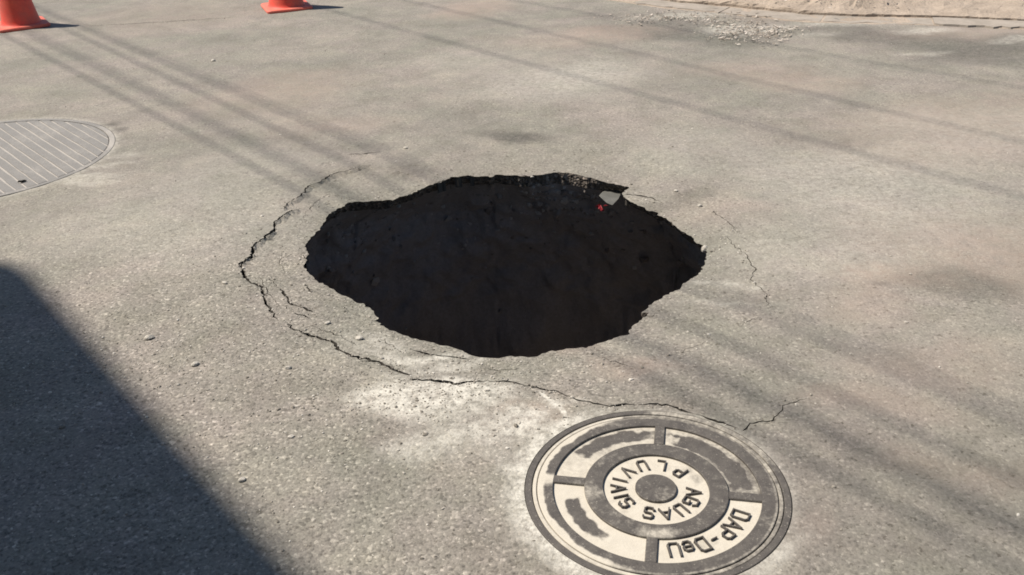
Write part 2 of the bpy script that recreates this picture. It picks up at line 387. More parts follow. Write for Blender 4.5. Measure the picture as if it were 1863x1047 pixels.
HOLE = densify(gpl(HOLE_PX, -.023), 0.013, 0.0032, True, 3)
HC = HOLE.mean(0)
MAN_C, MAN_R = gp(1199.5, 901), 0.35
MAN_C = np.array([0.3656, 1.9469])
GRT_C, GRT_R = np.array([-2.825, 4.803]), 0.678

# ------------------------------------------------------------------ road: one triangulated sheet with real slots for the cracks
def build_road():
    pts = []
    def jgrid(x0, x1, y0, y1, st):
        xs = np.arange(x0, x1, st); ys = np.arange(y0, y1, st)
        X, Y = np.meshgrid(xs, ys); P = np.c_[X.ravel(), Y.ravel()]
        return P + rng.uniform(-.32, .32, P.shape) * st
    def vis(P, mrg):
        q, w = proj(P)
        return (w > .1) & (q[:, 0] > -mrg) & (q[:, 0] < PW + mrg) & (q[:, 1] > -mrg) & (q[:, 1] < PH + mrg)
    a = jgrid(-3.4, 3.4, 1.1, 5.4, 0.024); a = a[vis(a, 40)]
    b = jgrid(-6, 6, 5.4, 10.5, 0.055); b = b[vis(b, 40)]
    c = jgrid(-9, 9, -4, 14, 0.4); c = c[~vis(c, 60)]
    d = jgrid(-60, 60, -50, 70, 6.0); d = d[(np.abs(d[:, 0]) > 9.5) | (d[:, 1] < -4.5) | (d[:, 1] > 14.5)]
    e = np.array([(x, y) for x in (-600, 0, 600) for y in (-600, 0, 600) if x or y], float)
    pts = np.vstack([a, b, c, d, e])
    # keep loose points off the outlines
    pl = densify(gpl(PALE_CRACK), .012, .002, False, 5)
    pts = np.vstack([pts] + [pl + np.array(o_) for o_ in ((0, 0), (.005, 0), (-.005, 0), (.011, 0), (-.011, 0))])
    dh, _ = seg_dist(pts, HOLE, True)
    pts = pts[(dh > 0.008)]
    polys = [HOLE]; kinds = ['hole']
    for C, rad, kd in ((MAN_C, MAN_R + .002, 'pit'), (GRT_C, GRT_R + .002, 'pit')):
        th = np.linspace(0, 2 * np.pi, 120, endpoint=False)
        polys.append(np.c_[C[0] + rad * np.cos(th), C[1] + rad * np.sin(th)]); kinds.append('pit')
    for i, (px, wd) in enumerate(CRACKS):
        g = gpl(px, -.008); c = densify(g, 0.013, 0.0034, False, 50 + i)
        n = len(c); s = np.linspace(0, 1, n)
        gg = np.random.default_rng(90 + i)
        w = (1.0 if i in (7, 8) else .8) * np.interp(s, [0, .5, 1], wd) * np.clip(np.convolve(gg.normal(.9, .55, n + 2), [.3, .4, .3], 'valid'), .25, 1.8)
        w[0] *= .25; w[-1] *= .25
        t = np.gradient(c, axis=0); t /= np.maximum(np.hypot(*t.T)[:, None], 1e-9)
        nr = np.c_[-t[:, 1], t[:, 0]]
        l = c + nr * w[:, None] / 2; r_ = c - nr * w[:, None] / 2
        for j in range(n - 1):
            polys.append(np.array([l[j], l[j + 1], r_[j + 1], r_[j]])); kinds.append('crack')
    V = [Vector(p) for p in pts]; faces = []
    for p in polys:
        x_, y_ = p[:, 0], p[:, 1]
        if (x_ * np.roll(y_, -1) - np.roll(x_, -1) * y_).sum() < 0: p = p[::-1]
        k = len(V); V += [Vector(q) for q in p]; faces.append(list(range(k, len(V))))
    vo, eo, fo, ov, oe, of = delaunay_2d_cdt(V, [], faces, 0, 1e-6)
    P = np.array([(v.x, v.y) for v in vo])
    reg = []
    for s in of:
        ks = {kinds[i] for i in s}
        reg.append('hole' if 'hole' in ks else 'pit' if 'pit' in ks else 'crack' if 'crack' in ks else 'top')
    # heights
    dh, _ = seg_dist(P, HOLE, True)
    ang = np.degrees(np.arctan2(P[:, 1] - HC[1], P[:, 0] - HC[0])) % 360
    leftm = sstep(95, 140, ang) * (1 - sstep(175, 215, ang))
    ringp = np.vstack([gpl(CRACKS[i][0]) for i in (7, 8, 9, 10)])
    z = -0.028 * np.clip(1 - dh / .45, 0, 1) ** 1.6
    ring = np.vstack([gpl([(760,318)]), ringp, gpl([(1050,660)]), HC[None]])
    z -= 0.010 * leftm * inside(P, ring) * (dh < .9)
    z += (fbm(P[:, 0] * 2.1, P[:, 1] * 2.1, 5) - .5) * .012 * (np.abs(P[:, 0]) < 10)
    z += (vnoise(P[:, 0] * 19, P[:, 1] * 19, 9) - .5) * .0035 * (np.abs(P[:, 0]) < 10)
    near = np.minimum(np.abs(np.hypot(*(P - MAN_C).T) - MAN_R), np.abs(np.hypot(*(P - GRT_C).T) - GRT_R))
    inm = np.hypot(*(P - MAN_C).T) < MAN_R + .12
    z = np.where(inm, z * sstep(0, .12, near), z)
    verts = [(*p, zz) for p, zz in zip(P, z)]
    tri = []; mi = []
    for f, rg in zip(fo, reg):
        if rg == 'top': tri.append(tuple(f)); mi.append(0)
    # walls and floors of cracks and pits
    low = {}
    dep = {'crack': .055, 'pit': .09}
    def lowv(v, rg):
        if (v, rg) not in low:
            low[(v, rg)] = len(verts); verts.append((P[v][0], P[v][1], z[v] - dep[rg]))
        return low[(v, rg)]
    own = {}
    for f, rg in zip(fo, reg):
        n = len(f)
        for i in range(n): own.setdefault(frozenset((f[i], f[(i + 1) % n])), []).append((rg, f[i], f[(i + 1) % n]))
    for f, rg in zip(fo, reg):
        if rg in ('crack', 'pit'):
            tri.append(tuple(lowv(v, rg) for v in f)); mi.append(1)
    for e, l in own.items():
        if len(l) == 2:
            (r0, a, b), (r1, c, d) = l
            if r0 == r1: continue
            if r0 == 'top': r0, a, b, r1 = r1, c, d, r0
            if r1 == 'top' and r0 in dep:
                la, lb = lowv(a, r0), lowv(b, r0)
                tri.append((b, a, la)); tri.append((b, la, lb)); mi += [1, 1]
    o = mesh_obj('road', verts, tri, [M_ASPH, M_CRK, M_BROK], midx=mi)
    kind(o, 'structure')
    # surface masks
    Q = np.array([(v[0], v[1]) for v in verts])
    msk = np.zeros((len(Q), 3))
    wob = np.c_[fbm(Q[:, 0] * 3, Q[:, 1] * 3, 21) - .5, fbm(Q[:, 0] * 3, Q[:, 1] * 3, 33) - .5]
    small = np.hypot(Q[:, 0], Q[:, 1] - 5) < 14
    idx = np.where(small)[0];     S = Q[idx] + wob[idx] * .35
    for ch, px, py, rx, ry, st in BLOBS:
        c = gp(px, py); dd = np.hypot((S[:, 0] - c[0]) / rx, (S[:, 1] - c[1]) / ry)
        b = st * np.clip(1 - sstep(.35, 1.25, dd), 0, 1)
        msk[idx, ch] = 1 - (1 - msk[idx, ch]) * (1 - b)
    pc, _ = seg_dist(Q[idx], densify(gpl(PALE_CRACK), .015, .002, False, 5))
    msk[idx, 1] = np.maximum(msk[idx, 1], 1.6 * (1 - sstep(.003, .010, pc)))
    far = ~small; msk[far, 2] = .25
    # thin dust collar round the two covers
    for C, rad, wd, s in ((MAN_C, MAN_R, .03, .35), (GRT_C, GRT_R, .05, .45)):
        d = np.hypot(*(Q - C).T) - rad
        msk[:, 1] = np.maximum(msk[:, 1], s * (1 - sstep(0, wd, d)) * (d > -.01))
    aa = np.degrees(np.arctan2(Q[:, 1] - MAN_C[1], Q[:, 0] - MAN_C[0])) % 360; dm = np.hypot(*(Q - MAN_C).T) - MAN_R
    sec = sstep(95, 125, aa) * (1 - sstep(225, 262, aa)) + .6 * sstep(278, 295, aa) * (1 - sstep(318, 335, aa))
    wd_ = .035 + .06 * fbm(Q[:, 0] * 9, Q[:, 1] * 9, 91)
    msk[:, 1] = np.maximum(msk[:, 1], 1.15 * sec * (1 - sstep(.25, 1.0, dm / wd_)) * (dm > -.01))
    pattr(o, 'masks', np.clip(msk, 0, 1.2))
    cz = np.clip(1 - (np.hypot(Q[:, 0] + .9, Q[:, 1] - 2.3) - 1.0) / 1.6, 0, 1)
    cz = np.maximum(cz, .25 + .35 * (fbm(Q[:, 0] * 1.3, Q[:, 1] * 1.3, 77) - .3))
    pattr(o, 'coarse', np.clip(cz, .15, 1))
    return o, P, z
road, RP, RZ = build_road()

# ------------------------------------------------------------------ broken rim and cavity of the sinkhole
def build_hole():
    H = HOLE
    zt = []
    for p in H:
        k = np.argmin(((RP - p) ** 2).sum(1)); zt.append(RZ[k])
    zt = np.array(zt)
    n = len(H); dv = H - HC; rad = np.hypot(*dv.T); u = dv / rad[:, None]
    th = np.arctan2(dv[:, 1], dv[:, 0])
    deg = np.degrees(th) % 360
    steep = sstep(50, 60, deg) * (1 - sstep(78, 98, deg))     # far right side: ragged upright face
    a = n / (2 * np.pi)
    ii = np.arange(n)
    def nz(f, k, s): return fbm(ii * f + 100, np.full(n, k * 1.0), s) - .5
    # asphalt layer
    from mathutils import noise as mn
    ks = [0, .003, .007, .012, .018, .024, .031, .038, .046, .054, .062]
    V = []; Fc = []
    for j, zz in enumerate(ks):
        o = (zz * .9) * (1 - steep) + zz * .10 * steep
        for i in range(n):
            q = Vector((*H[i], -zz))
            r_ = (mn.noise(q * 22) * .010 + mn.noise(q * 60) * .006 + mn.noise(q * 7) * .012 * min(1, zz / .02)) * min(1, zz / .006)
            oi = max(o[i] + r_, -.004 if j else 0)
            if j == 0: oi = 0
            V.append((*(H[i] + u[i] * oi), zt[i] - zz - (mn.noise(q * 40 + Vector((5, 1, 2))) * .002 if j else 0)))
    for j in range(len(ks) - 1):
        for i in range(n):
            k = (i + 1) % n
            Fc.append((j * n + i, (j + 1) * n + i, (j + 1) * n + k, j * n + k))
    rim = mesh_obj('broken_rim', V, Fc, M_BROK, parent=road, smooth=True)
    rim['label'] = 'dark broken edge of the asphalt layer round the hole'
    last = np.array(V[-n:])
    # soil cavity, wider than the mouth
    prof = [(.0, .0), (.012, .03), (.05, .08), (.10, .13), (.16, .18), (.24, .23), (.34, .28), (.46, .33), (.60, .37), (.80, .41), (1.0, .44), (1.25, .46), (1.5, .48), (1.9, .46), (2.2, .36), (2.4, .22)]
    pz = np.array(prof); zs = np.unique(np.r_[pz[:6, 0], np.linspace(.16, .9, 44), np.linspace(.9, pz[-1, 0], 22)])
    os_ = np.interp(zs, pz[:, 0], pz[:, 1])
    from mathutils import noise as mn
    lr = np.hypot(*(last[:, :2] - HC).T); sm = lr.copy()
    for _ in range(400): sm = .5 * sm + .25 * (np.roll(sm, 1) + np.roll(sm, -1))
    zl = last[:, 2].mean()
    V = []; Fc = []
    for j, (zz, oo) in enumerate(zip(zs, os_)):
        w_ = min(1.0, zz / .12); rb = (1 - w_) * lr + w_ * sm; zb_ = (1 - w_) * last[:, 2] + w_ * zl
        o = oo * (1 - .75 * steep * math.exp(-zz * 5))
        for i in range(n):
            q = Vector((*(HC + u[i] * (rad[i] + oo)), -zz))
            f = min(1.0, zz * 8)
            rr = (mn.fractal(q * 2.2, 1.0, 2.0, 5) * .075 + abs(mn.noise(q * 7)) * .025 + mn.noise(q * 18) * .014 + mn.noise(q * 38) * .012) * f
            b = HC + u[i] * (rb[i] + o[i] + rr - (.001 if j == 0 else 0))
            V.append((*b, zb_[i] - zz + mn.noise(q * 14 + Vector((7, 3, 1))) * .015 * f))
    prof = zs
    for j in range(len(prof) - 1):
        for i in range(n):
            k = (i + 1) % n
            Fc.append((j * n + i, (j + 1) * n + i, (j + 1) * n + k, j * n + k))
    c = len(V); V.append((HC[0], HC[1], -2.5))
    b = (len(prof) - 1) * n
    for i in range(n): Fc.append((b + i, c, b + (i + 1) % n))
    s = mesh_obj("sinkhole", V, Fc, M_SOIL, smooth=True)
    kind(s, 'structure')
    return np.array(V[:len(zs) * n]).reshape(len(zs), n, 3), zs, u
WALL, WZ, WU = build_hole()

# ------------------------------------------------------------------ small stone maker
def stone_mesh(sx, sy, sz, seed, flat=.75):
    g = np.random.default_rng(seed)
    bm = bmesh.new(); bmesh.ops.create_icosphere(bm, subdivisions=2, radius=1)
    d = [Vector(g.normal(size=3)).normalized() for _ in range(7)]; c = g.uniform(.55, .95, 7)
    for v in bm.verts:
        p = v.co.copy()
        for k in range(7):
            ex = p.dot(d[k]) - c[k]
            if ex > 0: p -= d[k] * ex
        v.co = Vector((p.x * sx, p.y * sy, max(p.z, -flat) * sz))
    return bm
def road_z(p):
    return float(RZ[np.argmin(((RP - p) ** 2).sum(1))])

# ------------------------------------------------------------------ storm-water manhole
def ring_mesh(r0, r1, z0, z1, a0=0, a1=2 * math.pi, nr=6, na=160, bev=.0015, flare=.0):
    """a flat-topped ring or ring sector with bevelled edges and side walls"""
    full = abs(a1 - a0 - 2 * math.pi) < 1e-6
    na_ = na if full else max(6, int(na * (a1 - a0) / (2 * math.pi)))
    rs = [(r0 - flare, z0), (r0, z1 - bev), (r0 + bev, z1)]
    if r0 < 1e-6: rs = [(0.0001, z1)]
    rs += [(r, z1) for r in np.linspace(r0 + bev, r1 - bev, nr + 1)[1:]]
    rs += [(r1, z1 - bev), (r1 + flare, z0)]
    V = []; Fc = []
    th = np.linspace(a0, a1, na_ + (0 if full else 1), endpoint=not full)
    for r, z in rs:
        for t in th: V.append((r * math.cos(t), r * math.sin(t), z))
    m_ = len(th)
    for j in range(len(rs) - 1):
        for i in range(m_ if full else m_ - 1):
            k = (i + 1) % m_
            Fc.append((j * m_ + i, (j + 1) * m_ + i, (j + 1) * m_ + k, j * m_ + k))
    if not full:
        for i in (0, m_ - 1):
            Fc.append([j * m_ + i for j in range(len(rs))])
    return V, Fc
def dusted(name, V, Fc, parent, fn, mat=None):
    o = mesh_obj(name, V, Fc, mat or M_IRON, parent)
    pattr(o, 'dust', fn(np.array(V, float)))
    return o
GLYPH = {  # strokes in a cell 0..w by 0..1
 'A': (.72, [[(0,0),(.36,1),(.72,0)], [(.14,.36),(.58,.36)]]),
 'G': (.66, [[(.66,.78),(.54,1),(.10,1),(0,.88),(0,.12),(.10,0),(.56,0),(.66,.12),(.66,.46),(.36,.46)]]),
 'U': (.62, [[(0,1),(0,.12),(.10,0),(.52,0),(.62,.12),(.62,1)]]),
 'S': (.60, [[(.60,.84),(.50,1),(.10,1),(0,.88),(0,.62),(.10,.52),(.50,.48),(.60,.38),(.60,.12),(.50,0),(.10,0),(0,.16)]]),
 'P': (.58, [[(0,0),(0,1),(.46,1),(.58,.88),(.58,.56),(.46,.44),(0,.44)]]),
 'L': (.54, [[(0,1),(0,0),(.54,0)]]),
 'V': (.70, [[(0,1),(.35,0),(.70,1)]]),
 'I': (.06, [[(.03,0),(.03,1)]]),
 'D': (.62, [[(0,0),(0,1),(.50,1),(.62,.86),(.62,.14),(.50,0),(0,0)]]),
 'e': (.50, [[(.02,.36),(.50,.36),(.50,.56),(.38,.70),(.12,.70),(0,.56),(0,.14),(.12,0),(.40,0),(.48,.10)]]),
 '-': (.34, [[(0,.45),(.34,.45)]]),
}
def letter_mesh(ch, h, sw, zb, zt_):
    w, strokes = GLYPH[ch]
    bm = bmesh.new(); lay = 0
    for st in strokes:
        P = [Vector(((x - w / 2) * h, (y - .5) * h)) for x, y in st]
        for i in range(len(P) - 1):
            d = (P[i + 1] - P[i]).normalized(); nrm = Vector((-d.y, d.x)) * sw / 2
            a, b = P[i] - d * sw * .42, P[i + 1] + d * sw * .42
            zt2 = zt_ + lay * .00012; lay += 1
            q = [a + nrm, a - nrm, b - nrm, b + nrm]
            qt = [a + nrm * .8, a - nrm * .8, b - nrm * .8, b + nrm * .8]
            vb = [bm.verts.new((*p, zb)) for p in q]; vt = [bm.verts.new((*p, zt2)) for p in qt]
            bm.faces.new(vt[::-1]) if False else bm.faces.new((vt[0], vt[1], vt[2], vt[3]))
            for k in range(4): bm.faces.new((vb[k], vb[(k + 1) % 4], vt[(k + 1) % 4], vt[k]))
    bmesh.ops.recalc_face_normals(bm, faces=bm.faces)
    return bm
def build_manhole():
    c = MAN_C; Rm = MAN_R
    def pol(px, py):
        q = gp(px, py) - c; return math.atan2(q[1], q[0]), math.hypot(*q) / Rm
    top = pol(1200, 793)[0]; rot = top - math.pi / 2
    print('manhole rot', math.degrees(rot), [round(math.degrees(pol(*p)[0]), 1) for p in ((1200,793),(1190,1007),(1037,878),(1359,913))], pol(1197, 895))
    fr = empty('manhole_surround', (c[0], c[1], 0), rot)
    tag(fr, 'dark round iron frame set in the asphalt around the lettered manhole cover', 'manhole frame')
    A = lambda P: np.degrees(np.arctan2(P[:, 1], P[:, 0])) % 360
    V, Fc = ring_mesh(.948 * Rm, Rm, -.07, .0015, nr=3)
    dusted('rim_ring', V, Fc, fr, lambda P: -.02 + .3 * (fbm(P[:, 0] * 12, P[:, 1] * 12, 3) - .3) + .38 * sstep(5, 40, A(P)) * (1 - sstep(90, 118, A(P))))
    V, Fc = ring_mesh(.80 * Rm, .9475 * Rm, -.08, -.030, nr=2)
    dusted('seat', V, Fc, fr, lambda P: np.full(len(P), .7))
    lid = empty('manhole_cover', (c[0], c[1], 0), rot)
    tag(lid, 'round cast iron manhole cover with raised letters and cream dust in its panels', 'manhole cover')
    zf, zt_ = -.0065, .001
    # floor plate of the lid with dust; dark stained patches inside the panels
    V, Fc = ring_mesh(0, .935 * Rm, -.029, zf, nr=70, na=240)
    def floor_dust(P):
        r = np.hypot(P[:, 0], P[:, 1]) / Rm; a = A(P)
        d = np.where(P[:, 1] > 0, .70, .98) - .22 * sstep(-.1, .25, P[:, 0]) * (P[:, 1] > -.02) + .45 * (fbm(P[:, 0] * 22, P[:, 1] * 22, 19) - .5)
        d = np.where(r < .41, .88 + .3 * (fbm(P[:, 0] * 30, P[:, 1] * 30, 29) - .5), d)
        def patch(ac, aw, rc, rw, s):
            da = np.abs((a - ac + 180) % 360 - 180)
            q = np.maximum(da / aw, np.abs(r - rc) / rw)
            n_ = fbm(P[:, 0] * 45, P[:, 1] * 45, 13) - .5
            return s * (1 - sstep(.6, 1.05, q + n_ * .7))
        d -= patch(128, 26, .69, .075, .75); d -= patch(103, 14, .675, .07, .45)
        d -= patch(48, 33, .655, .082, .95); d -= patch(20, 12, .66, .075, .6)
        d -= patch(212, 18, .66, .07, 1.0); d -= patch(232, 12, .665, .055, .6)
        d -= patch(305, 9, .65, .05, .35); d -= patch(38, 20, .36, .05, .25)
        d = np.where(r > .79, np.where((a > 120) & (a < 262), .95, .30), d)
        return d
    dusted('floor_plate', V, Fc, lid, floor_dust)
    def ring_dust(P):
        r = np.hypot(P[:, 0], P[:, 1]) / Rm; a = A(P)
        n_ = fbm(P[:, 0] * 28, P[:, 1] * 28, 23)
        return .12 + .28 * (n_ - .3)
    V, Fc = ring_mesh(.402 * Rm, .546 * Rm, zf, zt_, nr=8)
    def mid_dust(P):
        d = ring_dust(P); a = A(P); r = np.hypot(P[:, 0], P[:, 1]) / Rm
        near = 1 - sstep(0, .09, np.abs(r - .50))
        d += .42 * near * np.exp(-((a - 277) / 16) ** 2) + .30 * np.exp(-((a - 196) / 11) ** 2) * (fbm(P[:, 0] * 40, P[:, 1] * 40, 70) + .3)
        return d
    dusted('middle_ring', V, Fc, lid, mid_dust)
    V, Fc = ring_mesh(0, .157 * Rm, zf, zt_ + .001, nr=6, na=72)
    dusted('centre_boss', V, Fc, lid, lambda P: ring_dust(P) + .12 * (P[:, 1] < -.02))
    V, Fc = ring_mesh(.786 * Rm, .905 * Rm, zf, zt_, nr=10, na=240)
    def outer_dust(P):
        d = ring_dust(P); r = np.hypot(P[:, 0], P[:, 1]) / Rm; a = A(P)
        lm = sstep(112, 140, a) * (1 - sstep(236, 268, a))
        w = fbm(np.cos(np.radians(a)) * 9, np.sin(np.radians(a)) * 9, 61) - .5
        d += lm * 1.0 * sstep(.845, .872, r + w * .05)
        d += .75 * np.exp(-((a - 181) / 4.0) ** 2)
        d += .35 * (1 - sstep(.0, .012, np.abs(r - .895))) * (1 - lm)
        return d
    dusted('outer_ring', V, Fc, lid, outer_dust)
    V, Fc = ring_mesh(.912 * Rm, .942 * Rm, -.028, -.0005, nr=2, na=240)
    dusted('lip', V, Fc, lid, lambda P: .42 + .35 * ((A(P) > 110) & (A(P) < 270)) + .3 * (fbm(P[:, 0] * 40, P[:, 1] * 40, 2) - .5))
    for k, (px, py) in enumerate(((1200,793),(1190,1007),(1037,878),(1359,913))):
        a = math.radians(round(math.degrees(pol(px, py)[0] - rot) / 90) * 90)
        hw = .040 * Rm; r0, r1 = .545 * Rm, .787 * Rm; b = .0015
        V = []; xs = np.linspace(r0, r1, 10)
        for x in xs:
            for y, z in ((-hw - .001, zf), (-hw, zt_ - b - .0002), (-hw + b, zt_ - .0002), (0, zt_ - .0002), (hw - b, zt_ - .0002), (hw, zt_ - b - .0002), (hw + .001, zf)):
                V.append((x * math.cos(a) - y * math.sin(a), x * math.sin(a) + y * math.cos(a), z))
        Fc = [(i * 7 + j, i * 7 + 7 + j, i * 7 + 8 + j, i * 7 + 1 + j) for i in range(9) for j in range(6)]
        dusted('spoke', V, Fc, lid, ring_dust)
    words = [('AGUAS', ((1263.6,894.9),(1262.8,911.9),(1245,932),(1212.5,938.7),(1178.8,938.7)), True, .285, .038),
             ('PLUVIAIS', ((1230,861),(1202.7,851.6),(1175.5,851.6),(1148,863),(1130,875),(1126.8,886.7),(1129,900.6),(1139,915)), False, .285, .038),
             ('DAP-DeU', ((1361,939.5),(1348,961.5),(1337.5,981),(1319.7,996.4),(1293.7,1002.9),(1259.6,1009.4),(1230.4,1014)), True, .655, .043)]
    letter_w = .0043
    for word, spots, outward, rr, h in words:
        angs = np.unwrap([pol(*s)[0] - rot for s in spots])
        k = np.arange(len(angs)); fit = np.polyval(np.polyfit(k, angs, 2), k)
        angs = .25 * angs + .75 * fit
        for ch, a in zip(word, angs):
            hh = h if ch != 'e' else h * 1.0
            bm = letter_mesh(ch, hh, letter_w, zf - .001, zt_ - .0005)
            up_a = a if outward else a + math.pi
            bm.transform(Matrix.Translation((rr * Rm * math.cos(a), rr * Rm * math.sin(a), 0)) @ Matrix.Rotation(up_a - math.pi / 2, 4, 'Z'))
            o = bm_obj('letter', bm, M_IRON, lid)
            pattr(o, 'dust', np.full(len(o.data.vertices), .05))
build_manhole()

# ------------------------------------------------------------------ round slotted cover at the left edge
def build_grate():
    c = GRT_C; Rg = GRT_R
    a0 = math.radians(-48.2)
    g = empty('grate_cover', (c[0], c[1], 0), a0)
    tag(g, 'large round grey slotted drain cover with pale dust lines, cut by the left edge', 'drain cover')
    V, Fc = ring_mesh(.955 * Rg, Rg, -.06, .003, nr=4, na=240)
    dusted('frame_ring', V, Fc, g, lambda P: .05 + .9 * (fbm(P[:, 0] * 6, P[:, 1] * 6, 3) - .25) + .35 * np.exp(-((np.degrees(np.arctan2(P[:, 1], P[:, 0])) - 62) / 14) ** 2), M_GRATE)
    V, Fc = ring_mesh(0, .95 * Rg, -.06, -.0015, nr=10, na=120)
    dusted('dust_bed', V, Fc, g, lambda P: np.full(len(P), 1.1), M_GRATE)
    # bars run along local x; spacing from two neighbouring dust lines of the photograph
    q = lambda zx, zy: gp(zx / 5.817, zy / 5.817 + 200) - c
    ca, sa = math.cos(a0), math.sin(a0)
    vs_ = []
    for zx, zy in ((400, 400), (530, 365), (290, 430), (640, 345), (165, 500)):
        d = q(zx, zy); vs_.append(-sa * d[0] + ca * d[1])
    print('grate v', sorted(vs_))
    # line positions on the lower rim
    ends = [(960,545),(845,575),(815,635),(705,670),(610,705),(515,745),(390,765),(235,745),(170,815)]
    ev = sorted([-sa * q(*e)[0] + ca * q(*e)[1] for e in ends]); print('grate ends', [round(x, 3) for x in ev])
    sp_ = GRATE_SP; gap = .010
    off = GRATE_OFF
    k0 = int(math.floor((-.95 * Rg - off) / sp_)) - 1
    Ri = .948 * Rg
    gg = np.random.default_rng(4)
    for k in range(k0, k0 + 40):
        y0 = off + k * sp_ + gap / 2; y1 = y0 + sp_ - gap
        y0c, y1c = max(y0, -Ri + .004), min(y1, Ri - .004)
        if y1c - y0c < .008: continue
        ys = np.linspace(y0c, y1c, 5); V = []; Fc = []
        dz = gg.uniform(-.0012, .0012)
        for j, y in enumerate(ys):
            xm = math.sqrt(max(Ri * Ri - y * y, 1e-5))
            for x in np.linspace(-xm, xm, 36): V.append((x, y + (vnoise(np.array([x * 14]), np.array([k * 3.1 + (j > 2)]))[0] - .5) * .005 * (j in (0, 4)), .001 + dz))
        for j in range(4):
            for i in range(35): Fc.append((j * 36 + i, j * 36 + i + 1, j * 36 + 37 + i, j * 36 + 36 + i))
        for j, s in ((0, 1), (4, -1)):
            b = len(V)
            for i in range(36): x, y, z = V[j * 36 + i]; V.append((x, y - s * .001, -.006))
            for i in range(35):
                f = (j * 36 + i, b + i, b + i + 1, j * 36 + i + 1); Fc.append(f if s > 0 else f[::-1])
        dusted('bar', V, Fc, g, lambda P, k=k: .10 + .75 * (fbm(P[:, 0] * 7 + k * .13, P[:, 1] * 7, 8) - .42), M_GRATE)
    return g
GRATE_SP, GRATE_OFF = .053, .028
build_grate()

# ------------------------------------------------------------------ cones
def cone_parts(name, label, pos, rz, group):
    t = empty(name, (pos[0], pos[1], road_z(pos)), rz)
    tag(t, label, 'traffic cone', group)
    bm = bmesh.new()
    s = .202
    prof = [(s - .004, .0), (s, .006), (s, .020), (s - .006, .027)]
    rings = []
    for w, z in prof:
        cr = .035; pts = []
        for qx, qy, st in ((1, 1, 0), (-1, 1, 90), (-1, -1, 180), (1, -1, 270)):
            for k in range(6):
                an = math.radians(st + k * 18); pts.append(bm.verts.new((qx * (w - cr) + cr * math.cos(an), qy * (w - cr) + cr * math.sin(an), z)))
        rings.append(pts)
    for a, b in zip(rings[:-1], rings[1:]):
        for i in range(24): bm.faces.new((a[i], a[(i + 1) % 24], b[(i + 1) % 24], b[i]))
    top = [bm.verts.new((.150 * math.cos(math.radians(i * 15 + 0)), .150 * math.sin(math.radians(i * 15)), .029)) for i in range(24)]
    for i in range(24): bm.faces.new((rings[-1][i], rings[-1][(i + 1) % 24], top[(i + 1) % 24], top[i]))
    bm.faces.new(rings[0][::-1]); bm.faces.new(top)
    bmesh.ops.recalc_face_normals(bm, faces=bm.faces)
    bm_obj('base', bm, M_ORANGEB, t)
    bm = bmesh.new(); n = 48; rs = []
    for r_, z in ((.166, .028), (.160, .034), (.155, .044), (.150, .06), (.120, .25), (.092, .42), (.062, .60), (.042, .72), (.040, .735), (.034, .738), (.033, .70)):
        rs.append([bm.verts.new((r_ * math.cos(2 * math.pi * i / n), r_ * math.sin(2 * math.pi * i / n), z)) for i in range(n)])
    for a, b in zip(rs[:-1], rs[1:]):
        for i in range(n): bm.faces.new((a[i], a[(i + 1) % n], b[(i + 1) % n], b[i])).smooth = True
    bm_obj('body', bm, M_ORANGE, t)
    return t
B = gpl([(465.5, 12), (489, 25.5), (567, 17)])
cc = (B[0] + B[2]) / 2 + np.array([.03, .0])
crz = math.atan2(*(B[2] - B[1])[::-1])
cone_parts('traffic_cone', 'orange traffic cone at the top edge with its whole square base in view', cc, crz, 'traffic cones on the road')
c1 = gp(40, 47)
cone_parts('traffic_cone', 'red-orange traffic cone cut off by the top left corner of the view', c1, crz + .20, 'traffic cones on the road')

